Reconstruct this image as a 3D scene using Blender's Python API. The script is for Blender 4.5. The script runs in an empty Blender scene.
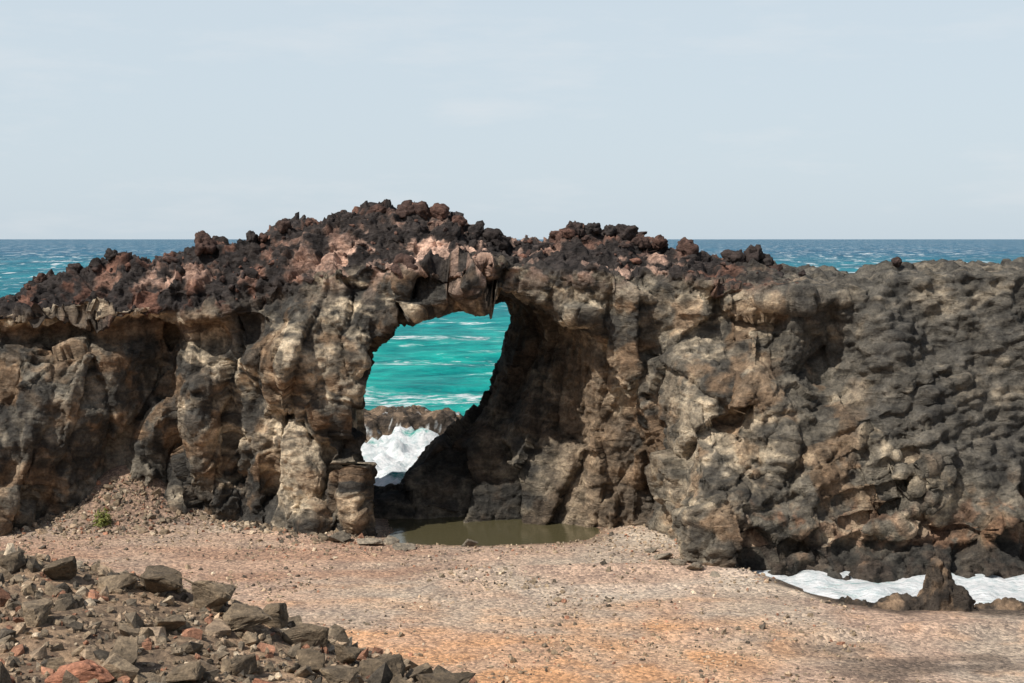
import bpy, bmesh, math, numpy as np, time
T0=time.time()
rng=np.random.default_rng(7)
sc=bpy.context.scene
f32=np.float32

# ------------------------------------------------------------------ noise
def hsh(ix,iy,iz,seed):
    h=(ix.astype(np.int64)*374761393+iy.astype(np.int64)*668265263+iz.astype(np.int64)*1274126177+seed*974711)&0xffffffff
    h=((h^(h>>13))*1103515245)&0xffffffff
    h=((h^(h>>16))*668265263)&0xffffffff
    return h^(h>>15)
def perlin(P,seed=0):
    I=np.floor(P).astype(np.int64); F=P-I
    U=F*F*F*(F*(F*6-15)+10)
    out=0
    for dx in (0,1):
        wx=U[:,0] if dx else 1-U[:,0]
        for dy in (0,1):
            wy=U[:,1] if dy else 1-U[:,1]
            for dz in (0,1):
                wz=U[:,2] if dz else 1-U[:,2]
                h=hsh(I[:,0]+dx,I[:,1]+dy,I[:,2]+dz,seed)
                gx=(h&1023)/511.5-1; gy=((h>>10)&1023)/511.5-1; gz=((h>>20)&1023)/511.5-1
                out=out+wx*wy*wz*(gx*(F[:,0]-dx)+gy*(F[:,1]-dy)+gz*(F[:,2]-dz))
    return out*1.3
def fbm(P,oct=4,seed=0,gain=.5):
    o=0;a=1
    for i in range(oct):
        o=o+a*perlin(P*(2.03**i)+i*17.3,seed+i); a*=gain
    return o
def billow(P,oct=3,seed=0):
    o=0;a=1
    for i in range(oct):
        o=o+a*(np.abs(perlin(P*(2.1**i)+i*7.7,seed+i))*2-.5); a*=.5
    return o
def worley(P,seed=0):
    I=np.floor(P).astype(np.int64); n=len(P)
    f1=np.full(n,9.); f2=np.full(n,9.); hb=np.zeros(n,np.int64); db=np.zeros((n,3))
    for dx in (-1,0,1):
        for dy in (-1,0,1):
            for dz in (-1,0,1):
                cx=I[:,0]+dx; cy=I[:,1]+dy; cz=I[:,2]+dz
                h=hsh(cx,cy,cz,seed)
                d0=P[:,0]-cx-(h&1023)/1023.; d1=P[:,1]-cy-((h>>10)&1023)/1023.; d2=P[:,2]-cz-((h>>20)&1023)/1023.
                d=d0*d0+d1*d1+d2*d2
                m=d<f1
                f2=np.where(m,f1,np.minimum(f2,d))
                f1=np.where(m,d,f1); hb=np.where(m,h,hb)
                db[m,0]=d0[m]; db[m,1]=d1[m]; db[m,2]=d2[m]
    return np.sqrt(f1),np.sqrt(f2),hb,db
def facet(P,seed=0,tilt=.7,off=.5,ck=.5):
    f1,f2,h,d=worley(P,seed)
    h2=(h*2654435761)&0xffffffff
    g0=(h2&255)/127.5-1; g1=((h2>>8)&255)/127.5-1; g2=((h2>>16)&255)/127.5-1; o=((h2>>24)&255)/127.5-1
    crack=np.clip((f2-f1)/.12,0,1)
    return o*off+tilt*(d[:,0]*g0+d[:,1]*g1+d[:,2]*g2)-(1-crack)*ck
def crease(P,seed,w):
    return np.clip(1-np.abs(perlin(P,seed))*w,0,1)
def sst(a,b,x):
    t=np.clip((x-a)/(b-a),0,1); return t*t*(3-2*t)
def mix(a,b,t): return a+(b-a)*t
def n3(x,y,z): return np.stack([np.ravel(x),np.ravel(y),np.ravel(z)],1).astype(float)

# ------------------------------------------------------------------ mesh helpers
def mk_mesh(name,V,F,nper,smooth=True,mat=None,col=None,attrs=None,parent=None):
    me=bpy.data.meshes.new(name)
    V=np.asarray(V,dtype=f32); F=np.asarray(F,dtype=np.int32)
    me.vertices.add(len(V)); me.vertices.foreach_set('co',V.ravel())
    nf=len(F); me.loops.add(nf*nper); me.loops.foreach_set('vertex_index',F.ravel())
    me.polygons.add(nf); me.polygons.foreach_set('loop_start',np.arange(0,nf*nper,nper,dtype=np.int32))
    me.polygons.foreach_set('loop_total',np.full(nf,nper,dtype=np.int32))
    me.polygons.foreach_set('use_smooth',np.full(nf,smooth,dtype=bool))
    me.update(calc_edges=True)
    ob=bpy.data.objects.new(name,me); sc.collection.objects.link(ob)
    if mat: me.materials.append(mat)
    if col is not None: setcol(me,col)
    if attrs:
        for k,v in attrs.items():
            a=me.attributes.new(k,'FLOAT','POINT'); a.data.foreach_set('value',np.asarray(v,dtype=f32))
    if parent: ob.parent=parent
    return ob
def setcol(me,col):
    a=me.color_attributes.new('Col','FLOAT_COLOR','POINT')
    c=np.ones((len(col),4),dtype=f32); c[:,:3]=np.clip(col,0,1); a.data.foreach_set('color',c.ravel())
def grid_faces(nx,ny):
    i=np.arange(nx-1)[:,None]*ny+np.arange(ny-1)[None,:]
    i=i.ravel(); return np.stack([i,i+ny,i+ny+1,i+1],1)
def vnormals(me):
    n=np.empty(len(me.vertices)*3,dtype=f32); me.vertices.foreach_get('normal',n); return n.reshape(-1,3).astype(float)
def vco(me):
    n=np.empty(len(me.vertices)*3,dtype=f32); me.vertices.foreach_get('co',n); return n.reshape(-1,3).astype(float)

# ------------------------------------------------------------------ materials
def newmat(name):
    m=bpy.data.materials.new(name); m.use_nodes=True; nt=m.node_tree
    return m,nt,nt.nodes['Principled BSDF']
def N(nt,t,**k):
    n=nt.nodes.new(t)
    for a,b in k.items():
        if a in n.inputs.keys(): n.inputs[a].default_value=b
        else: setattr(n,a,b)
    return n
def ramp(nt,src,p0,p1,c0=(0,0,0,1),c1=(1,1,1,1)):
    r=nt.nodes.new('ShaderNodeValToRGB'); r.color_ramp.elements[0].position=p0; r.color_ramp.elements[1].position=p1
    r.color_ramp.elements[0].color=c0; r.color_ramp.elements[1].color=c1
    nt.links.new(src,r.inputs[0]); return r.outputs[0]
def mixc(nt,a,b,f,mode='MIX'):
    m=nt.nodes.new('ShaderNodeMix'); m.data_type='RGBA'; m.blend_type=mode
    for sock,v in ((m.inputs[6],a),(m.inputs[7],b),(m.inputs[0],f)):
        if isinstance(v,(tuple,float,int)): sock.default_value=v
        else: nt.links.new(v,sock)
    return m.outputs[2]
def math_(nt,op,a,b=0.):
    m=nt.nodes.new('ShaderNodeMath'); m.operation=op
    for s,v in ((m.inputs[0],a),(m.inputs[1],b)):
        if isinstance(v,(float,int)): s.default_value=v
        else: nt.links.new(v,s)
    return m.outputs[0]

def rock_material(name,s=1.,bump=.1,var=.6,rough=.92,mic=1.):
    m,nt,p=newmat(name); L=nt.links.new
    g=N(nt,'ShaderNodeNewGeometry')
    at=N(nt,'ShaderNodeVertexColor',layer_name='Col')
    n1=N(nt,'ShaderNodeTexNoise',Scale=1.3*s,Detail=10.,Roughness=.66); L(g.outputs['Position'],n1.inputs['Vector'])
    n2=N(nt,'ShaderNodeTexNoise',Scale=7.*s,Detail=6.,Roughness=.75); L(g.outputs['Position'],n2.inputs['Vector'])
    mp=N(nt,'ShaderNodeMapping'); mp.inputs['Scale'].default_value=(.6,.6,1.9); mp.inputs['Rotation'].default_value=(0,.4,0); L(g.outputs['Position'],mp.inputs[0])
    n5=N(nt,'ShaderNodeTexNoise',Scale=1.1*s,Detail=8.,Roughness=.62,Distortion=1.1); L(mp.outputs[0],n5.inputs['Vector'])
    a=ramp(nt,n1.outputs[0],.36,.66,(1-var*.8,)*3+(1,),(1+var,1+var*.97,1+var*.93,1))
    b=ramp(nt,n2.outputs[0],.36,.64,(.68,.68,.70,1),(1.32,1.31,1.29,1))
    s_=ramp(nt,n5.outputs[0],.38,.62,(.62,.63,.65,1),(1.4,1.37,1.32,1))
    c=mixc(nt,at.outputs[0],a,1.,'MULTIPLY'); c=mixc(nt,c,b,1.,'MULTIPLY'); c=mixc(nt,c,s_,.7,'MULTIPLY')
    L(c,p.inputs['Base Color']); p.inputs['Roughness'].default_value=rough; p.inputs['Specular IOR Level'].default_value=.25
    h=math_(nt,'ADD',n1.outputs[0],math_(nt,'MULTIPLY',n2.outputs[0],.22*mic))
    h=math_(nt,'ADD',h,math_(nt,'MULTIPLY',n5.outputs[0],.7))
    bp=N(nt,'ShaderNodeBump',Strength=1.,Distance=bump*3); L(h,bp.inputs['Height']); L(bp.outputs[0],p.inputs['Normal'])
    return m
M_rock=rock_material('lava_rock',1.,.13,.62)
M_boul=rock_material('clinker_rock',2.2,.05,.5)
M_stone=rock_material('debris_rock',4.,.02,.4)

# ground
def ground_material():
    m,nt,p=newmat('gravel_sand'); L=nt.links.new
    g=N(nt,'ShaderNodeNewGeometry'); at=N(nt,'ShaderNodeVertexColor',layer_name='Col')
    v=N(nt,'ShaderNodeTexVoronoi',Scale=8.); L(g.outputs['Position'],v.inputs['Vector'])
    hs=N(nt,'ShaderNodeSeparateColor'); L(v.outputs['Color'],hs.inputs[0])
    sp=ramp(nt,hs.outputs[0],.0,1.,(.5,.51,.55,1),(1.4,1.38,1.35,1))
    n1=N(nt,'ShaderNodeTexNoise',Scale=.55,Detail=10.,Roughness=.7); L(g.outputs['Position'],n1.inputs['Vector'])
    n2=N(nt,'ShaderNodeTexNoise',Scale=12.,Detail=5.,Roughness=.8); L(g.outputs['Position'],n2.inputs['Vector'])
    a=ramp(nt,n1.outputs[0],.3,.7,(.74,.74,.76,1),(1.22,1.2,1.16,1))
    b=ramp(nt,n2.outputs[0],.33,.67,(.62,.62,.62,1),(1.34,1.34,1.32,1))
    c=mixc(nt,at.outputs[0],a,1.,'MULTIPLY'); c=mixc(nt,c,b,1.,'MULTIPLY'); c=mixc(nt,c,mixc(nt,c,sp,1.,'MULTIPLY'),.9)
    L(c,p.inputs['Base Color']); p.inputs['Roughness'].default_value=.95; p.inputs['Specular IOR Level'].default_value=.15
    h=math_(nt,'ADD',math_(nt,'MULTIPLY',v.outputs['Distance'],-.5),n2.outputs[0])
    bp=N(nt,'ShaderNodeBump',Strength=.9,Distance=.09); L(h,bp.inputs['Height']); L(bp.outputs[0],p.inputs['Normal'])
    return m
M_ground=ground_material()

def sea_material():
    m,nt,p=newmat('sea_water'); L=nt.links.new
    g=N(nt,'ShaderNodeNewGeometry'); at=N(nt,'ShaderNodeVertexColor',layer_name='Col')
    fo=N(nt,'ShaderNodeAttribute',attribute_name='foam'); fw=N(nt,'ShaderNodeAttribute',attribute_name='farw')
    P=g.outputs['Position']
    mp=N(nt,'ShaderNodeMapping'); mp.inputs['Scale'].default_value=(.7,1.6,1); mp.inputs['Rotation'].default_value=(0,0,.12); L(P,mp.inputs[0])
    mp2=N(nt,'ShaderNodeMapping'); mp2.inputs['Scale'].default_value=(1.,.22,1); L(P,mp2.inputs[0])
    n1=N(nt,'ShaderNodeTexNoise',Scale=.11,Detail=8.,Roughness=.62); L(mp.outputs[0],n1.inputs['Vector'])
    n2=N(nt,'ShaderNodeTexNoise',Scale=.018,Detail=3.,Roughness=.5); L(mp.outputs[0],n2.inputs['Vector'])
    n3_=N(nt,'ShaderNodeTexNoise',Scale=.8,Detail=7.,Roughness=.7); L(mp.outputs[0],n3_.inputs['Vector'])
    n6=N(nt,'ShaderNodeTexNoise',Scale=.10,Detail=5.,Roughness=.65); L(mp2.outputs[0],n6.inputs['Vector'])
    n8=N(nt,'ShaderNodeTexNoise',Scale=.035,Detail=6.,Roughness=.65); L(mp2.outputs[0],n8.inputs['Vector'])
    caps=math_(nt,'ADD',math_(nt,'MULTIPLY',n1.outputs[0],.8),math_(nt,'MULTIPLY',n2.outputs[0],.2))
    capm=ramp(nt,caps,.558,.61)
    tx=ramp(nt,n3_.outputs[0],.42,.60)
    capm=math_(nt,'MULTIPLY',capm,tx)
    far=math_(nt,'MULTIPLY',ramp(nt,n6.outputs[0],.575,.62),fw.outputs['Fac'])
    capm=math_(nt,'MAXIMUM',capm,far)
    fx=math_(nt,'ADD',fo.outputs['Fac'],math_(nt,'MULTIPLY',math_(nt,'SUBTRACT',n3_.outputs[0],.5),2.2))
    fm=ramp(nt,fx,.36,.68)
    foam=math_(nt,'MAXIMUM',capm,fm)
    n4=N(nt,'ShaderNodeTexNoise',Scale=.22,Detail=9.,Roughness=.68); L(mp.outputs[0],n4.inputs['Vector'])
    var=ramp(nt,n4.outputs[0],.36,.64,(.42,.55,.62,1),(1.5,1.35,1.25,1))
    var2=ramp(nt,n8.outputs[0],.36,.64,(.58,.68,.74,1),(1.4,1.28,1.2,1))
    wc=mixc(nt,at.outputs[0],var,1.,'MULTIPLY'); wc=mixc(nt,wc,var2,1.,'MULTIPLY')
    n7=N(nt,'ShaderNodeTexNoise',Scale=1.6,Detail=7.,Roughness=.7); L(P,n7.inputs['Vector'])
    fc=ramp(nt,n7.outputs[0],.34,.56,(.45,.53,.54,1),(.74,.75,.75,1))
    c=mixc(nt,wc,fc,foam)
    L(c,p.inputs['Base Color'])
    L(ramp(nt,foam,0,1,(.4,)*3+(1,),(.9,)*3+(1,)),p.inputs['Roughness'])
    p.inputs['IOR'].default_value=1.33; p.inputs['Specular IOR Level'].default_value=.06
    bp=N(nt,'ShaderNodeBump',Strength=.9,Distance=1.1)
    L(math_(nt,'ADD',n4.outputs[0],math_(nt,'MULTIPLY',n3_.outputs[0],.25)),bp.inputs['Height']); L(bp.outputs[0],p.inputs['Normal'])
    return m
M_sea=sea_material()

# ------------------------------------------------------------------ ground
def axis(lo,hi,step,far,g=1.22):
    a=list(np.arange(lo,hi,step)); s=step; x=a[-1]
    while x<far: s*=g; x+=s; a.append(x)
    s=step; x=lo; pre=[]
    while x>-far: s*=g; x-=s; pre.append(x)
    return np.array(pre[::-1]+a)
SHX=[-60,6,8,10,11.3,12,13,15,22,30,60]; SHY=[400,90,67,63.5,61,59,57.6,56.7,56.2,54,50]
def ground_z(x,y,fine=True):
    x=np.asarray(x,float); y=np.asarray(y,float); sh=x.shape
    P=n3(x,y,x*0)
    nz=fbm(P*.11,3,5).reshape(sh)
    ys=np.interp(x,SHX,SHY)+nz*1.2*(x>10)
    beach=.5+.12*nz+.45*sst(62,70,y)*sst(-6,-14,x)
    beach-= .42*np.exp(-((x+.6)/6.0)**4-((y-70)/4.4)**4)
    inl=np.clip((ys-y)*.12,-1.6,.6)
    beach=np.minimum(beach,inl+.0)
    # scree cone at cliff foot
    beach=beach+2.6*np.exp(-(((x+19.3)/2.9)**2)-(((y-71.6)/2.6)**2))
    # berm / erosion lips
    beach=beach+.18*np.exp(-((y-(60.5-.02*(x-4)**2))/.5)**2)*sst(-6,-1,x)*sst(14,9,x)
    beach=beach+.14*np.exp(-((y-(57.5-.03*(x-6)**2))/.4)**2)*sst(-3,1,x)*sst(14,9,x)
    beach=beach+.2*np.exp(-((y-(49.5+.25*(x-10)+nz*2))/.35)**2)*sst(7,10,x)
    beach=mix(beach,-2.5,sst(75,82,y)); beach=mix(beach,-25,sst(140,900,y))
    beach=beach+ (13*sst(-42,-70,x))*sst(84,70,y)
    zL=np.interp(y,[-300,-5,16,19.5,22.5,25,34],[16,13.2,9.3,9.5,9.55,8.6,0.4])
    zR=np.interp(y,[-300,-2,10,22,35],[16,13.,9.2,5.2,.3])
    w=np.interp(x,[-9,-4.6,-1,1.5,6],[1,.83,.58,.26,0])
    h=mix(zR,zL,w)+(.28*nz+.10*fbm(P*.9,3,9).reshape(sh))*sst(36,26,y)-60*sst(34,46,y)
    z=np.maximum(beach,h)
    if fine:
        z=z+ .025*fbm(P*1.3,3,21).reshape(sh)
    return z
gx=axis(-27,25,.16,30000); gy=axis(12,76,.16,30000)
X,Y=np.meshgrid(gx,gy,indexing='ij'); Z=ground_z(X,Y)
P=n3(X,Y,X*0); x=P[:,0]; y=P[:,1]; z=Z.ravel()
nA=fbm(P*.16,4,31); nB=fbm(P*np.array([.12,.5,1]),4,41); nC=fbm(P*.45,4,51)
grey=np.array([.51,.415,.325]); pinkc=np.array([.53,.38,.285]); oran=np.array([.70,.385,.20]); redb=np.array([.42,.265,.185]); darkw=np.array([.085,.066,.052]); pale=np.array([.62,.54,.44])
C=mix(grey,pinkc,sst(-.25,.3,nA)[:,None])
C=mix(C,oran,(sst(57.5,45,y+nB*7)*sst(12,5,x+nA*5)*.9*(.5+.5*sst(-.3,.2,nC)))[:,None])
C=mix(C,redb,(sst(57,60,y+nC*3)*sst(69,64,y)*sst(0,-5,x)*(.4+.5*sst(-.2,.3,nB)))[:,None])
arc=np.abs(np.hypot(x-1,(y-62)*1.6)-9.5+nC*1.2)
C=mix(C,pale,(np.exp(-(arc/1.6)**2)*.6*sst(-2,3,x))[:,None])
C=mix(C,oran*.8,(sst(.15,.5,nC)*sst(62,50,y)*.3)[:,None])
ysd=np.interp(x,SHX,SHY)-y
C=mix(C,darkw,(sst(4.4,1.8,ysd+nC*1.5)*(x>5))[:,None]*.9)
C=mix(C,darkw*1.8,(sst(7,12,x)*sst(52,49,y+nC*5)*sst(-.2,.25,nB+.5*nC)*.75)[:,None])
C=mix(C,np.array([.2,.13,.085]),(sst(.42,.25,z)*sst(60,64,y)*(x<7))[:,None]*.8)
scree=np.exp(-(((x+19.3)/3.2)**2)-(((y-70.5)/3.5)**2))
C=mix(C,np.array([.27,.185,.135]),np.clip(scree*1.4,0,.9)[:,None])
hill=sst(1.5,3,z)*(y<40)
C=mix(C,mix(np.array([.26,.19,.13]),np.array([.38,.265,.175]),sst(-.2,.3,nC)[:,None]),hill[:,None])
ob=mk_mesh('ground',n3(X,Y,Z),grid_faces(len(gx),len(gy)),4,True,M_ground,C)

# ------------------------------------------------------------------ sea
sx=axis(-28,34,.36,60000,1.12); sy=axis(50,135,.36,60000,1.03)
sy=sy[sy>44]
X,Y=np.meshgrid(sx,sy,indexing='ij'); P=n3(X,Y,X*0); x=P[:,0]; y=P[:,1]
inlet=(y<72)
amp=np.clip((y-80)/60,0,1)*np.clip((2500-y)/1500,0,1)
zz=amp*1.1*(fbm(P*np.array([.035,.09,1]),5,61))
surf=sst(79,83,y)*sst(106,94,y+4*fbm(P*.2,2,3))*sst(4,-2,x)
surf2=.55*sst(118,128,y)*sst(146,132,y)
lump=billow(P*.5,4,66)
zz=zz+surf*(.3+.6*lump)
# breaking wave thrown up against the reef
zz=zz+sst(4,-2,x)*1.6*np.exp(-((y-94.5+2.5*fbm(P*.22,2,67))/1.8)**2)*(.4+1.1*np.clip(fbm(P*.5,5,69)+.3,0,1))
inl=inlet*sst(9,12,x)
zz=zz+inl*(.03+.2*lump)
zz=np.where((y<72)&(x<9),-.35,zz)
pn=fbm(P*.16,4,68)
foam=np.maximum(surf*(.85+.5*pn),surf2*.8)
foam=np.maximum(foam,(.42+.3*pn)*np.exp(-((y-205+9*fbm(P*.05,3,8))/5)**2)+(.38+.3*pn)*np.exp(-((y-165+9*fbm(P*.05,3,18))/4)**2))
foam=np.maximum(foam,inl*(.9+.4*pn))
deep=np.array([.007,.10,.18]); mid=np.array([.005,.17,.225]); turq=np.array([.010,.30,.275])
t1=sst(150,420,y+60*fbm(P*.006,2,77)); t2=sst(400,1500,y)
C=mix(turq,mid,t1[:,None]); C=mix(C,deep,t2[:,None])
C=mix(C,np.array([.05,.33,.29]),(sst(125,95,y))[:,None])
mk_mesh('sea',np.stack([x,y,zz],1),grid_faces(len(sx),len(sy)),4,True,M_sea,C,{'foam':foam,'farw':sst(300,600,y)})

# ------------------------------------------------------------------ rock arch volume
h=.165
ax=np.arange(-37,37,h); ay=np.arange(56.5,83,h); az=np.arange(-1.6,18.2,h)
XX,ZZ=np.meshgrid(ax,az,indexing='ij')
bx=[-37,-29,-24.7,-20.3,-17.1,-12.8,-9.2,-6.7,-5,6.6,7.4,8.1,9.5,12.4,16,21.6,30,37]
by=[69,67.5,68.3,70.2,71.2,69.6,68,67,67.6,68,64.5,61.4,61.2,61.7,61,60.6,60,60]
tx=[-37,-24,-16,-8,0,7,9,14,20,26,37]; ty=[70,70,70.2,68.8,68,68,67,66.4,66.6,66.8,67]
tz=np.clip(ZZ/12,0,1)
yf=mix(np.interp(XX,bx,by),np.interp(XX,tx,ty),tz**.85)
def bump(cx,cz,rx,rz,a,rot=0.,pw=2):
    global yf
    c,s=math.cos(rot),math.sin(rot); u=((XX-cx)*c+(ZZ-cz)*s)/rx; v=(-(XX-cx)*s+(ZZ-cz)*c)/rz
    yf=yf-a*np.exp(-(np.abs(u)**pw)-(np.abs(v)**pw))
bump(-22.8,5,2.6,4.5,1.3,0,3); bump(-25.5,3,1.5,3,.8)
bump(-18.3,7.0,.9,4.2,-2.4,-.45); bump(-18.5,9.7,6,.7,-1.2,0,4); bump(-25,9.6,3,.7,-.6,0,4)
bump(-20,11.,8,.45,.8,0,4)
bump(-15.6,4.6,1.5,4.2,1.5,.12); bump(-13.4,3.,.8,2.2,-1.5,.1); bump(-12.3,6.6,1.2,1.2,-.6)
bump(-11.2,8.6,2.4,1.7,1.2,.3); bump(-9.9,2.4,1.3,3.,1.1,.1); bump(-8.5,2.6,.55,2.,-1.3); bump(-7.9,8,1,2.5,.7)
bump(-13.6,9.6,.7,2.5,.7,.5); bump(-10,5.6,.5,1.4,-.8,.5); bump(-11.8,2.0,.35,2.5,-.9,.1); bump(-16.6,4,.35,3.5,-.9,.15)
bump(-3.5,12.7,2,.8,.9); bump(2,12.6,3,.7,.7); bump(-.5,13.6,1.2,.5,.7);bump(5.5,11.8,2,.5,.6)
bump(9.0,4.,1.2,4.,.9,.15); bump(8.9,10.3,1.4,1.5,-.9); bump(11.3,7.5,1,3.2,.7,.3); bump(13.3,11.8,2.4,.35,.9,0,4)
bump(14.6,8.9,1.6,1.9,-1.4,.1); bump(17.6,9.6,1.4,1.4,.8); bump(12.2,3.2,.7,3.5,-.8,-.5); bump(10.2,8,.4,3.2,-.7,-.2)
for k in range(7): bump(15.2+k*.6,1.8+k*1.1,5.,.33,.7,.36)
bump(18,1.3,7,.5,-.4,0,4); bump(19.5,5,3.,1.8,.6,.3); bump(11,1.2,2,.8,.5)
nP=n3(XX,XX*0,ZZ)
yf=yf-(.9*fbm(nP*.28,2,101)+.4*billow(nP*np.array([.55,1,.25]),2,111)).reshape(XX.shape)
X2,Y2=np.meshgrid(ax,ay,indexing='ij')
rx_=[-37,-28,-26.3,-24.7,-23.2,-20.6,-16.5,-15.2,-12.9,-11.4,-8.6,-6.8,-4.7,-2.9,-.6,1.4,2.5,5.5,7.1,9.6,13.2,14.3,17.3,19.9,26.3,37]
rz_=[10.5,11.0,11.4,12.1,12.9,13.4,13.7,14.1,14.6,15.4,15.8,16.1,15.9,15.5,14.5,14.3,14.8,14.8,14.2,13.7,13.2,12.8,12.7,13.1,13.2,13]
mx=[-37,-26,-16,-12,-8,0,7,10,14,20,26,37]; mz=[10.,10.7,11.0,11.8,13.2,13.3,12.9,12.4,12.2,12.8,13.,13]
nt2=fbm(n3(X2,Y2,X2*0)*.45,3,131).reshape(X2.shape)
zt=mix(np.interp(X2,mx,mz),np.interp(X2,rx_,rz_),sst(69.,72.8,Y2))+.35*nt2-1.5*sst(75,80,Y2)
yb=79.5+1.2*fbm(n3(XX,XX*0+9,ZZ)*.2,2,141).reshape(XX.shape)-.18*np.clip(ZZ,0,20)
F=np.maximum(np.maximum(yf[:,None,:]-ay[None,:,None], ay[None,:,None]-yb[:,None,:]), (az[None,None,:]-zt[:,:,None])).astype(f32)
# opening profile
Y3,Z3=np.meshgrid(ay,az,indexing='ij')
Ya=np.interp(Z3,[0,11],[69.6,67.6]); Yb_=np.interp(Z3,[0,3,11],[73.2,75,77.5]); t=np.clip((Y3-Ya)/(Yb_-Ya),0,1)
xrF=np.interp(Z3,[0,3,6,9.3,10.6,11.5,11.9],[7.5,7.1,6.6,5.4,4.2,2.6,-1])
xrB=np.interp(Z3,[0,1.1,3.5,5.3,8,10,11,11.5,11.9],[-5.4,-5.9,-4.1,-1.8,-.45,-.3,-.5,-1.1,-2.5])
xr=mix(xrF,xrB,t)
xlF=np.interp(Z3,[0,2.5,4,6.9,9.1,10.4,11.3,11.8,12],[-6.7,-7.6,-7.6,-7.6,-6.9,-5.8,-4.3,-2.8,-1])
xlB=xlF-1.6
xl=mix(xlF,xlB,t)
fl=np.interp(Y3,[56,70.4,72.4,76,80],[-3,-3,1.1,1.2,.3])
hole=np.maximum(np.maximum(xl[None]-ax[:,None,None],ax[:,None,None]-xr[None]),np.maximum(Z3-11.85,fl-Z3)[None])
F=np.maximum(F,-hole.astype(f32)); del hole
F[0]=F[-1]=1; F[:,0]=F[:,-1]=1; F[:,:,0]=F[:,:,-1]=1
def surface_nets(F,org,h):
    S=F<0
    nx,ny,nz=F.shape
    cnt=np.zeros((nx-1,ny-1,nz-1),np.int8)
    for a in (0,1):
        for b in (0,1):
            for c in (0,1): cnt+=S[a:nx-1+a,b:ny-1+b,c:nz-1+c]
    act=(cnt>0)&(cnt<8); I=np.argwhere(act); idx=-np.ones(act.shape,np.int32); idx[act]=np.arange(len(I))
    cor=[(a,b,c) for a in (0,1) for b in (0,1) for c in (0,1)]
    val={k:F[I[:,0]+k[0],I[:,1]+k[1],I[:,2]+k[2]].astype(float) for k in cor}
    acc=np.zeros((len(I),3)); n=np.zeros(len(I))
    for k in cor:
        for d in range(3):
            if k[d]==0:
                k2=list(k);k2[d]=1;k2=tuple(k2); v0=val[k];v1=val[k2]; m=(v0<0)!=(v1<0)
                tt=np.where(m,v0/np.where(m,v0-v1,1),0)
                p=np.zeros((len(I),3)); p[:]=k; p[:,d]=tt
                acc+=p*m[:,None]; n+=m
    V=np.array(org)+h*(I+acc/n[:,None])
    Q=[]
    e=np.argwhere(S[:-1,1:-1,1:-1]!=S[1:,1:-1,1:-1]); i,j,k=e[:,0],e[:,1]+1,e[:,2]+1
    q=np.stack([idx[i,j-1,k-1],idx[i,j,k-1],idx[i,j,k],idx[i,j-1,k]],1); fl=~S[i,j,k]; q[fl]=q[fl][:,::-1]; Q.append(q)
    e=np.argwhere(S[1:-1,:-1,1:-1]!=S[1:-1,1:,1:-1]); i,j,k=e[:,0]+1,e[:,1],e[:,2]+1
    q=np.stack([idx[i-1,j,k-1],idx[i-1,j,k],idx[i,j,k],idx[i,j,k-1]],1); fl=~S[i,j,k]; q[fl]=q[fl][:,::-1]; Q.append(q)
    e=np.argwhere(S[1:-1,1:-1,:-1]!=S[1:-1,1:-1,1:]); i,j,k=e[:,0]+1,e[:,1]+1,e[:,2]
    q=np.stack([idx[i-1,j-1,k],idx[i,j-1,k],idx[i,j,k],idx[i-1,j,k]],1); fl=~S[i,j,k]; q[fl]=q[fl][:,::-1]; Q.append(q)
    return V,np.concatenate(Q)
V,Q=surface_nets(F,(ax[0],ay[0],az[0]),h); del F
print('nets',len(V),len(Q),time.time()-T0)
tmp=mk_mesh('tmp',V,Q,4)
md=tmp.modifiers.new('s','SUBSURF'); md.levels=1; md.render_levels=1
dg=bpy.context.evaluated_depsgraph_get()
me=bpy.data.meshes.new_from_object(tmp.evaluated_get(dg)); bpy.data.objects.remove(tmp)
me.name='natural_rock_arch'
arch=bpy.data.objects.new('natural_rock_arch',me); sc.collection.objects.link(arch)
P=vco(me); Nn=vnormals(me)
x,y,z=P.T
rim=np.interp(x,mx,mz)
capw=sst(-.9,.3,z-rim+.5*fbm(P*.4,2,150))*sst(15,10,x)
W=P+.16*np.stack([fbm(P*.9,3,1),fbm(P*.9,3,2),fbm(P*.9,3,3)],1)
rightw=sst(6,9,x)
a_=np.where(x>6,-.36,.2)
Wt=np.stack([W[:,0]*np.cos(a_)-W[:,2]*np.sin(a_),W[:,1],W[:,0]*np.sin(a_)+W[:,2]*np.cos(a_)],1)
rm=.1+.9*sst(-.1,.25,fbm(P*.16,3,190))
rm=np.maximum(rm,capw*.8)
R6=(x>6)[:,None]
d=1.05*facet(Wt*np.where(R6,[[.24,.30,.34]],[[.40,.34,.15]]),201,1.15,.28,.15)*(1-.5*capw)
d=d+.27*facet(Wt*np.where(R6,[[.62,.85,1.0]],[[.95,.85,.40]]),211,1.2,.22,.18)*(.35+.65*rm)
d=d+.10*facet(Wt*np.array([1.7,1.7,1.7]),221,1.1,.3,.25)*(.2+.8*rm)
d=d+.045*facet(W*3.9,226,1.1,.3,.3)
strat=fbm(Wt*np.array([.35,.35,2.2]),4,229)
d=d+(1-capw)*.07*strat
d=d-.11*crease(Wt*np.array([.45,.4,.22]),231,22)*(1-capw)
d=d+capw*(.26*billow(P*1.1,3,231)+.12*billow(P*3.1,2,235))
pil=sst(13.0,17.,x+.5*(z-8))*sst(3.5,6,z+.3*(x-18))
f1,f2,_,_=worley((W+.2)@np.array([[1,0,-.2],[0,1,0],[.2,0,1.]])*np.array([1.15,1.15,2.5]),241)
d=d*(1-.65*pil)+pil*.48*(.6-f1)
d=d+.04*fbm(P*3.5,3,251)
D3=Nn*1.0; D3[:,1]-=.35*(Nn[:,1]<-.2)*(1-capw); D3/=np.linalg.norm(D3,axis=1)[:,None]
P2=P+D3*d[:,None]
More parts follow.
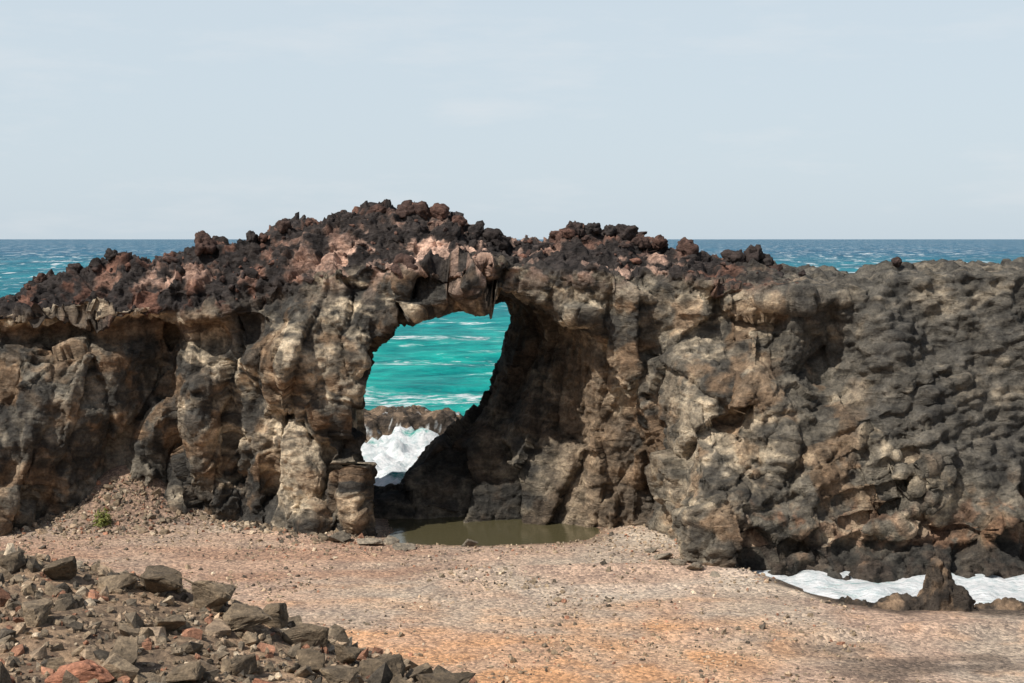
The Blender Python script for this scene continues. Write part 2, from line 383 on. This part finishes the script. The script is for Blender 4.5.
me.vertices.foreach_set('co',P2.astype(f32).ravel()); me.update()
me.polygons.foreach_set('use_smooth',np.ones(len(me.polygons),dtype=bool))
me.materials.clear(); me.materials.append(M_rock)
print('disp',len(P2),time.time()-T0)
# colours
lava=np.array([.054,.051,.045]); gr=np.array([.175,.157,.125]); tan=np.array([.58,.485,.35]); brn=np.array([.20,.145,.095])
capd=np.array([.038,.032,.030]); capr=np.array([.15,.078,.056]); pk=np.array([.56,.385,.30]); ora=np.array([.24,.13,.075])
na=fbm(P*.3,4,301); nb=fbm(P*.7,4,311); ne=fbm(P*1.6,4,341); nc=fbm(Wt*np.array([.2,.25,1.5]),4,321)
C=mix(lava,gr,sst(-.2,.25,na+.5*ne)[:,None])
leftb=sst(-17.3,-15.5,x)*sst(8,2,x)
C=mix(C,tan,(leftb*sst(-.12,.3,na*.8+nc*.6+ne*.3)*.85)[:,None])
C=mix(C,brn,(sst(.05,.4,nb)*.35)[:,None])
C=mix(C,lava,(leftb*sst(.02,.26,ne*.6+nb*.6)*.75)[:,None])
C=mix(C,mix(gr*.85,tan*.85,sst(-.02,.36,na*.6+nb*.4+nc*.4+ne*.3+.15*sst(15,9,x))[:,None]),(rightw*.85)[:,None])
C=mix(C,lava*.95,(rightw*sst(-.03,.26,fbm(P*.55,4,351)+.4*ne)*.8)[:,None])
C=mix(C,lava*1.4,(pil*.65)[:,None])
C=mix(C,np.array([.25,.175,.115]),(sst(9.0,10.6,z)*sst(-12,-16,x)*(1-capw)*.7)[:,None])
C=mix(C,np.array([.32,.20,.11]),(sst(.08,.34,fbm(P*.5,4,361))*.4*(1-capw)*(1-pil))[:,None])
inn_shade=sst(69,71,y)*(x>-8)*(x<8)*(z<12)
C=mix(C,mix(brn*1.2,lava*.65,sst(4.8,1,x)[:,None]),(inn_shade*.75)[:,None])  # brown inner rock, with passage shade painted in as darker albedo toward the left
lowo=sst(3.0,2.2,z+nb*1.4-.05*(x-12))*sst(8.5,11,x)
C=mix(C,ora,(lowo*.55*sst(-.3,.2,nb+ne))[:,None]); C=mix(C,lava*.8,(sst(1.5,.8,z+nb)*sst(8,10,x)*.85)[:,None])
C=mix(C,mix(capd,capr,sst(.02,.42,nb+.4*ne)[:,None]),capw[:,None])
pkm=np.exp(-((x+4.5)/5.5)**2-((z-13.8)/1.2)**2)+.8*np.exp(-((x-5.5)/2.5)**2-((z-13.2)/.6)**2)+.6*np.exp(-((x+17)/3)**2-((z-12.6)/.4)**2)
C=mix(C,pk,np.clip(pkm*sst(-.04,.2,nb+.4*ne)*1.15,0,.85)[:,None])
C=mix(C,tan*1.1,(np.exp(-((z-(rim-.35))/.16)**2)*sst(-15,-18,x)*.8)[:,None])
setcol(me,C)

# ------------------------------------------------------------------ stones
def ico_protos(n,sub,amp,seed):
    out=[]
    for i in range(n):
        bm=bmesh.new(); bmesh.ops.create_icosphere(bm,subdivisions=sub,radius=1)
        V=np.array([v.co[:] for v in bm.verts]); Fc=np.array([[v.index for v in f.verts] for f in bm.faces]); bm.free()
        r=np.random.default_rng(seed+i)
        o=r.uniform(-50,50,3)
        d=.6*fbm(V*.8+o,2,seed)+amp*billow(V*2.3+o,3,seed+3)+.25*facet(V*1.1+o,seed+5)
        V=V*(1+d)[:,None]; out.append((V,Fc))
    return out
def hull_protos(n,seed,sub=0,chip=.0):
    out=[]
    for i in range(n):
        r=np.random.default_rng(seed+i); k=r.integers(11,18)
        p=r.uniform(-1,1,(k,3)); p/=np.max(np.abs(p),1)[:,None]**r.uniform(.6,1.); p*=np.array([1,r.uniform(.65,.95),r.uniform(.45,.85)])
        bm=bmesh.new(); vs=[bm.verts.new(q) for q in p]
        res=bmesh.ops.convex_hull(bm,input=vs)
        bmesh.ops.delete(bm,geom=[v for v in bm.verts if not v.link_faces],context='VERTS')
        if sub:
            bmesh.ops.bevel(bm,geom=bm.edges[:],offset=.05,segments=1,affect='EDGES')
            bmesh.ops.triangulate(bm,faces=bm.faces[:])
            bmesh.ops.subdivide_edges(bm,edges=bm.edges[:],cuts=sub,use_grid_fill=True)
        bmesh.ops.triangulate(bm,faces=bm.faces[:]); bm.verts.index_update()
        V=np.array([v.co[:] for v in bm.verts]); Fc=np.array([[v.index for v in f.verts] for f in bm.faces]); bm.free()
        if sub:
            nrm=V/np.linalg.norm(V,axis=1)[:,None]; V=V+nrm*(chip*(facet(V*1.6+i*9.1,seed)+.5*fbm(V*4+i,2,seed)))[:,None]
        out.append((V,Fc))
    return out
def rotm(r,full=True):
    q=r.normal(size=4); q/=np.linalg.norm(q)
    if not full:
        a=r.uniform(0,6.28); t_=r.normal()*.2; q=np.array([math.cos(a/2),t_*.5,r.normal()*.1,math.sin(a/2)]); q/=np.linalg.norm(q)
    w,a,b,c=q
    return np.array([[1-2*(b*b+c*c),2*(a*b-c*w),2*(a*c+b*w)],[2*(a*b+c*w),1-2*(a*a+c*c),2*(b*c-a*w)],[2*(a*c-b*w),2*(b*c+a*w),1-2*(a*a+b*b)]])
def scatter(name,protos,pos,size,cols,mat,smooth=False,seed=0,full=True,parent=None,aniso=None):
    r=np.random.default_rng(seed); VV=[];FF=[];CC=[];o=0
    for i in range(len(pos)):
        V,Fc=protos[r.integers(len(protos))]
        s=size[i]*(aniso[i] if aniso is not None else r.uniform(.75,1.2,3))
        Vt=((V@rotm(r,full).T)*s)+pos[i]
        VV.append(Vt);FF.append(Fc+o);o+=len(V);CC.append(np.repeat(cols[i][None],len(V),0))
    return mk_mesh(name,np.concatenate(VV),np.concatenate(FF),3,smooth,mat,np.concatenate(CC),parent=parent)

# clinker boulders on the cap
PN=vnormals(me)
cand=np.where((PN[:,2]>.35)&(P2[:,2]>rim-.1)&(P2[:,1]<74.5)&(P2[:,0]<13.8)&(P2[:,0]>-30)&(perlin(P2*.35,881)>-.05))[0]
dens=np.ones(len(cand)); dens*=np.where(P2[cand,0]<8,1,.4)
nn_=480
sel=rng.choice(cand,nn_,replace=False,p=dens/dens.sum())
sz=np.clip(rng.lognormal(-2.05,.55,nn_),.06,.42)
pp=P2[sel]+np.stack([0*sz,0*sz,sz*.1],1)
cc=mix(capd,capr,rng.random((nn_,1))**2)*rng.uniform(.7,1.3,(nn_,1))
an=rng.uniform(.6,1.3,(nn_,3)); an[:,2]*=.8
scatter('clinker_boulders',hull_protos(10,900,2,.12),pp,sz,cc,M_boul,True,3,parent=arch,aniso=an)
# large crest boulders (x, z, size)
big=[(-15.7,14.4,.66),(-.9,15.0,.6),(-6.9,16.5,.42),(-6.2,16.5,.4),(-5.4,16.4,.55),(-4.5,16.1,.5),(-3.7,16,.5),(-2.8,15.7,.35),(-8.2,16.2,.36),(-9.2,16.0,.3),(-11.6,15.6,.36),
     (2.4,15.2,.45),(3.2,15.3,.5),(4.1,15.15,.45),(5.0,15.2,.38),(5.8,15.2,.58),(6.6,15.0,.42),(8.9,14.2,.52),(9.7,14.0,.35),(11.4,13.5,.5),(12.3,13.4,.52),(13.0,13.4,.35),(-20.4,13.6,.36),(-22.3,13.4,.33),(-18,13.9,.38),(-24,12.6,.33),(-26,11.8,.38),(-5.2,13.2,.85),(-13.2,14.8,.36),(14.8,13.1,.22),(19.6,13.2,.25),(-1.8,14.9,.42),(7.5,14.6,.34),(-12.7,14.6,.3),(-10.3,15.6,.28)]
bp_=[];bs=[]
top=P2[(PN[:,2]>.2)]
for (bx_,bz_,s_) in big:
    yy=72.5
    if (bx_,bz_)==(-5.2,13.2): bp_.append((bx_,68.2,13.1)); bs.append(s_*.8); continue
    m=(np.abs(top[:,0]-bx_)<.45)&(np.abs(top[:,1]-yy)<.6)
    zz_=np.percentile(top[m,2],75) if m.any() else bz_
    bp_.append((bx_,yy,zz_+s_*.42)); bs.append(s_*.98)
cc=mix(capd,capr,rng.random((len(big),1))**3*.6)*.9
an=rng.uniform(.85,1.15,(len(big),3))
scatter('crest_boulders',ico_protos(7,4,.14,950),np.array(bp_),np.array(bs),cc,M_boul,True,5,parent=arch,aniso=an)

# foreground rock debris slope
def stone_cols(n,r):
    base=np.array([[.17,.137,.098],[.24,.185,.125],[.34,.255,.175],[.085,.072,.056],[.29,.15,.095],[.44,.36,.26]])
    c=base[r.choice(6,n,p=[.25,.24,.19,.14,.08,.10])]
    return c*r.uniform(.75,1.25,(n,1))
n=11000
px=rng.uniform(-12,2.5,n); py=rng.uniform(12,26,n); s=np.clip(rng.lognormal(-3.05,.6,n),.02,.24)
pos=np.stack([px,py,ground_z(px,py)+s*.15],1)
deb=scatter('rock_debris',hull_protos(18,400),pos,s,stone_cols(n,rng),M_stone,False,11)
bigs=[(-4.65,22,.42,0),(-4.05,21.5,.36,0),(-5.5,17.8,.36,1),(-.95,20.9,.38,0),(-3.2,22,.36,0),(-3.8,22.3,.3,0),(-5.5,22.2,.36,0),(-1.9,21,.34,0),(-6.3,17.2,.28,0),(-2.9,20.4,.27,0),
      (-5.1,18.6,.3,0),(-4.2,18.4,.26,0),(-6.9,21.8,.26,0),(-7.7,22,.22,0),(-2.4,19.9,.25,0),(-1.5,20.2,.22,0),(-3.7,19.3,.24,0),(-6.6,19.7,.27,0),(-2.5,21.6,.27,0),(-6.1,21.9,.24,0),(-7.2,18.6,.22,1),(-1.4,21.4,.26,0),(-4.9,20.4,.22,0),(-3.2,18.2,.2,1)]
b=np.array(bigs); pos=np.stack([b[:,0],b[:,1],ground_z(b[:,0],b[:,1])+b[:,2]*.42],1)
cc=np.where(b[:,3:4]==1,np.array([[.28,.13,.08]]),np.array([[.14,.108,.073]]))*rng.uniform(.7,1.5,(len(b),1))
an=np.ones((len(b),3)); an[:,2]=.85; an[2]=(1.2,.8,.42)
scatter('angular_boulders',hull_protos(9,480,4,.07),pos,b[:,2]*1.05,cc,M_stone,False,13,full=False,parent=deb,aniso=an)

# beach pebbles
n=20000
px=rng.uniform(-27,13,n); py=rng.uniform(40,70,n)
w=np.clip(.3+.75*sst(60,66,py)+fbm(n3(px,py,px*0)*.25,3,71)*1.6,0.03,1)*(ground_z(px,py)>.27)
k=rng.random(n)<w; px=px[k];py=py[k]; n=len(px)
s=np.clip(rng.lognormal(-3.25,.5,n),.02,.17)
cols=stone_cols(n,rng)*1.2
scatter('beach_pebbles',hull_protos(10,440),np.stack([px,py,ground_z(px,py)+s*.1],1),s,cols,M_stone,False,17)
# stones along cliff foot and on scree
n=1600
px=np.concatenate([rng.uniform(-26,-6.5,1100),rng.normal(-19.3,2.,500)]); py=np.concatenate([np.interp(px[:1100],bx,by)-np.abs(rng.normal(0,1.,1100))-.1,rng.uniform(66.5,70.5,500)])
s=np.clip(rng.lognormal(-2.6,.5,n),.05,.3)
scatter('fallen_stones',hull_protos(10,460),np.stack([px,py,ground_z(px,py)+s*.1],1),s,stone_cols(n,rng)*.95,M_stone,False,19)
# single boulders on the beach
b=np.array([(-1.9,65.3,.5,.32),(-4.9,64.6,.75,.18),(-6.5,65.2,.6,.3),(6.6,62.3,.45,.3),(7.1,61.2,.4,.3),(7.7,60,.4,.4),(-8.,65.8,.7,.4),(6.2,63.6,.3,.25),(-5.6,66,.45,.3),(8.4,59.3,.3,.3)])
an=np.stack([b[:,2],b[:,2]*.8,b[:,3]],1)
scatter('beach_boulders',hull_protos(6,520,4,.08),np.stack([b[:,0],b[:,1],ground_z(b[:,0],b[:,1])+b[:,3]*.3],1),np.ones(len(b)),np.tile(np.array([[.18,.155,.12]]),(len(b),1))*rng.uniform(.8,1.3,(len(b),1)),M_stone,False,23,full=False,aniso=an)

# heightfield rocks
def hf_rock(name,x0,x1,y0,y1,st,fn,col):
    a=np.arange(x0,x1,st); b=np.arange(y0,y1,st); X,Y=np.meshgrid(a,b,indexing='ij'); P=n3(X,Y,X*0)
    Zh=fn(P)
    V=np.stack([P[:,0],P[:,1],Zh],1)
    o=mk_mesh(name,V,grid_faces(len(a),len(b)),4,True,M_rock)
    nr=vnormals(o.data)
    D=.20*facet(V*1.1,601)+.10*facet(V*2.6,611)+.04*facet(V*6,621)
    V=V+nr*D[:,None]
    o.data.vertices.foreach_set('co',V.astype(f32).ravel()); o.data.update()
    setcol(o.data,col(V)); return o
def reef(P):
    x,y=P[:,0],P[:,1]; nz=fbm(P*.25,3,701); n2_=fbm(P*.6,2,705)
    m=sst(94,99.5,y+nz*4)*sst(106.5,104,y+nz*2)*sst(-22,-19,x)*sst(-2,-4,x)
    r=-1.0+m*(3.0+.7*nz)+.7*n2_*sst(0,.3,m)
    m2=np.exp(-((x+5.6)/1.2)**2-((y-90.5)/1.4)**2)+.6*np.exp(-((x+8.6)/.9)**2-((y-87)/1.2)**2); return np.maximum(r,-1.3+m2*2.0+n2_*.5)
def reefcol(V):
    c=mix(np.array([.06,.048,.038]),np.array([.20,.145,.10]),sst(-.2,.4,fbm(V*.8,3,711))[:,None])
    w=sst(.16,.36,fbm(V*np.array([.7,.7,1.6]),5,713,.6)+.30-V[:,2]*.26)*.9
    return mix(c,np.array([.62,.65,.65]),w[:,None])
hf_rock('reef_rock',-23,-1,84,108,.12,reef,reefcol)
def shore(P):
    x,y=P[:,0],P[:,1]; n_=fbm(P*.9,3,721)
    def cone(cx,cy,rx,ry,hh,p=1.3): return hh*(1-(((np.abs(x-cx)/rx)**p+(np.abs(y-cy)/ry)**p)))
    r=cone(16.55,55.3,1.0,1.2,2.25,1.7); r=np.maximum(r,cone(15.2,55.1,1.7,1.0,.85,1.4)); r=np.maximum(r,cone(17.2,54.8,.8,.9,1.1,2)); r=np.maximum(r,cone(13.6,55.3,1.9,.7,.32,2)); r=np.maximum(r,cone(19.2,55.4,2.0,.7,.4,2))
    r=np.maximum(r,cone(12.9,55.8,.8,.6,.36,2)); r=np.maximum(r,cone(21.5,55.,1.8,1.0,.5,2))
    return np.maximum(r+.22*n_,-.9)
hf_rock('shore_rock',10.,24,52.5,58,.055,shore,lambda V: mix(np.array([.055,.045,.036]),np.array([.19,.135,.09]),sst(-.1,.4,fbm(V*1.3,3,731))[:,None]))

# tide pool
m,nt,p=newmat('pool_water'); p.inputs['Base Color'].default_value=(.075,.066,.034,1); p.inputs['Roughness'].default_value=.12; p.inputs['IOR'].default_value=1.33
g=N(nt,'ShaderNodeNewGeometry'); nn=N(nt,'ShaderNodeTexNoise',Scale=3.,Detail=4.); nt.links.new(g.outputs['Position'],nn.inputs['Vector'])
b_=N(nt,'ShaderNodeBump',Strength=.4,Distance=.03); nt.links.new(nn.outputs[0],b_.inputs['Height']); nt.links.new(b_.outputs[0],p.inputs['Normal'])
a=np.linspace(-8.5,7.5,40); b=np.linspace(63.5,75,30); X,Y=np.meshgrid(a,b,indexing='ij')
mk_mesh('tide_pool',n3(X,Y,X*0+.27),grid_faces(40,30),4,True,m)

# green shrub on scree
m,nt,p=newmat('leaf'); p.inputs['Base Color'].default_value=(.15,.165,.03,1); p.inputs['Roughness'].default_value=.7
r=np.random.default_rng(5); VV=[];FF=[]
bx0,by0=-19.5,67.7; bz0=float(ground_z(np.array([bx0]),np.array([by0]))[0])
for i in range(620):
    d=r.normal(size=3); d/=np.linalg.norm(d); d[2]=abs(d[2]); c=np.array([bx0,by0,bz0])+d*r.uniform(.1,.7)*np.array([.7,.7,1.2])
    u=r.normal(size=3);u/=np.linalg.norm(u); v=np.cross(u,d); v/=np.linalg.norm(v)+1e-6
    k=len(VV); VV+= [c-u*.09,c+v*.03,c+u*.09,c-v*.03]; FF.append([k,k+1,k+2,k+3])
mk_mesh('shrub',np.array(VV),np.array(FF),4,False,m)

# ------------------------------------------------------------------ light, world, camera
el=math.radians(49); sh=np.array([-.76,-.65]); 
S=np.array([sh[0]*math.cos(el),sh[1]*math.cos(el),math.sin(el)])
from mathutils import Vector
sl=bpy.data.lights.new('sun','SUN'); sl.energy=5.; sl.angle=math.radians(.5); sl.color=(1,.95,.88)
so=bpy.data.objects.new('sun',sl); sc.collection.objects.link(so); so.rotation_euler=Vector(S).to_track_quat('Z','Y').to_euler(); so.location=(-40,-30,60)
w=bpy.data.worlds.new('World'); sc.world=w; w.use_nodes=True; nt=w.node_tree; bg=nt.nodes['Background']
sky=nt.nodes.new('ShaderNodeTexSky'); sky.sky_type='NISHITA'; sky.sun_disc=False; sky.sun_elevation=el; sky.sun_rotation=math.atan2(sh[0],sh[1])
sky.air_density=1.; sky.dust_density=1.5
hs=N(nt,'ShaderNodeHueSaturation',Saturation=.7); nt.links.new(sky.outputs[0],hs.inputs['Color'])
tc=N(nt,'ShaderNodeTexCoord'); mp=N(nt,'ShaderNodeMapping'); mp.inputs['Scale'].default_value=(3,3,14); nt.links.new(tc.outputs['Generated'],mp.inputs[0])
cn=N(nt,'ShaderNodeTexNoise',Scale=2.2,Detail=7.,Roughness=.6); nt.links.new(mp.outputs[0],cn.inputs['Vector'])
sx_=nt.nodes.new('ShaderNodeSeparateXYZ'); nt.links.new(tc.outputs['Generated'],sx_.inputs[0])
hf=ramp(nt,sx_.outputs[2],.16,.5,(.82,.82,.82,1),(.03,.03,.03,1))
hz=mixc(nt,hs.outputs[0],(6.65,7.7,8.5,1),hf)
cl=ramp(nt,cn.outputs[0],.54,.78,(0,0,0,1),(.3,.3,.3,1))
cl=math_(nt,'MULTIPLY',cl,ramp(nt,sx_.outputs[2],.14,.5,(1,1,1,1),(0,0,0,1)))
hz=mixc(nt,hz,(8.4,8.4,8.5,1),cl)
nt.links.new(hz,bg.inputs[0]); bg.inputs[1].default_value=.1
cam=bpy.data.cameras.new('camera'); co=bpy.data.objects.new('camera',cam); sc.collection.objects.link(co)
co.location=(0,0,14.5); co.rotation_euler=(math.radians(90),0,0); cam.lens=50; cam.sensor_width=36; cam.shift_y=-.1001; cam.clip_end=120000; cam.clip_start=.5
sc.camera=co
sc.view_settings.view_transform='Standard'; sc.view_settings.look='None'; sc.view_settings.exposure=0
print('done',time.time()-T0)
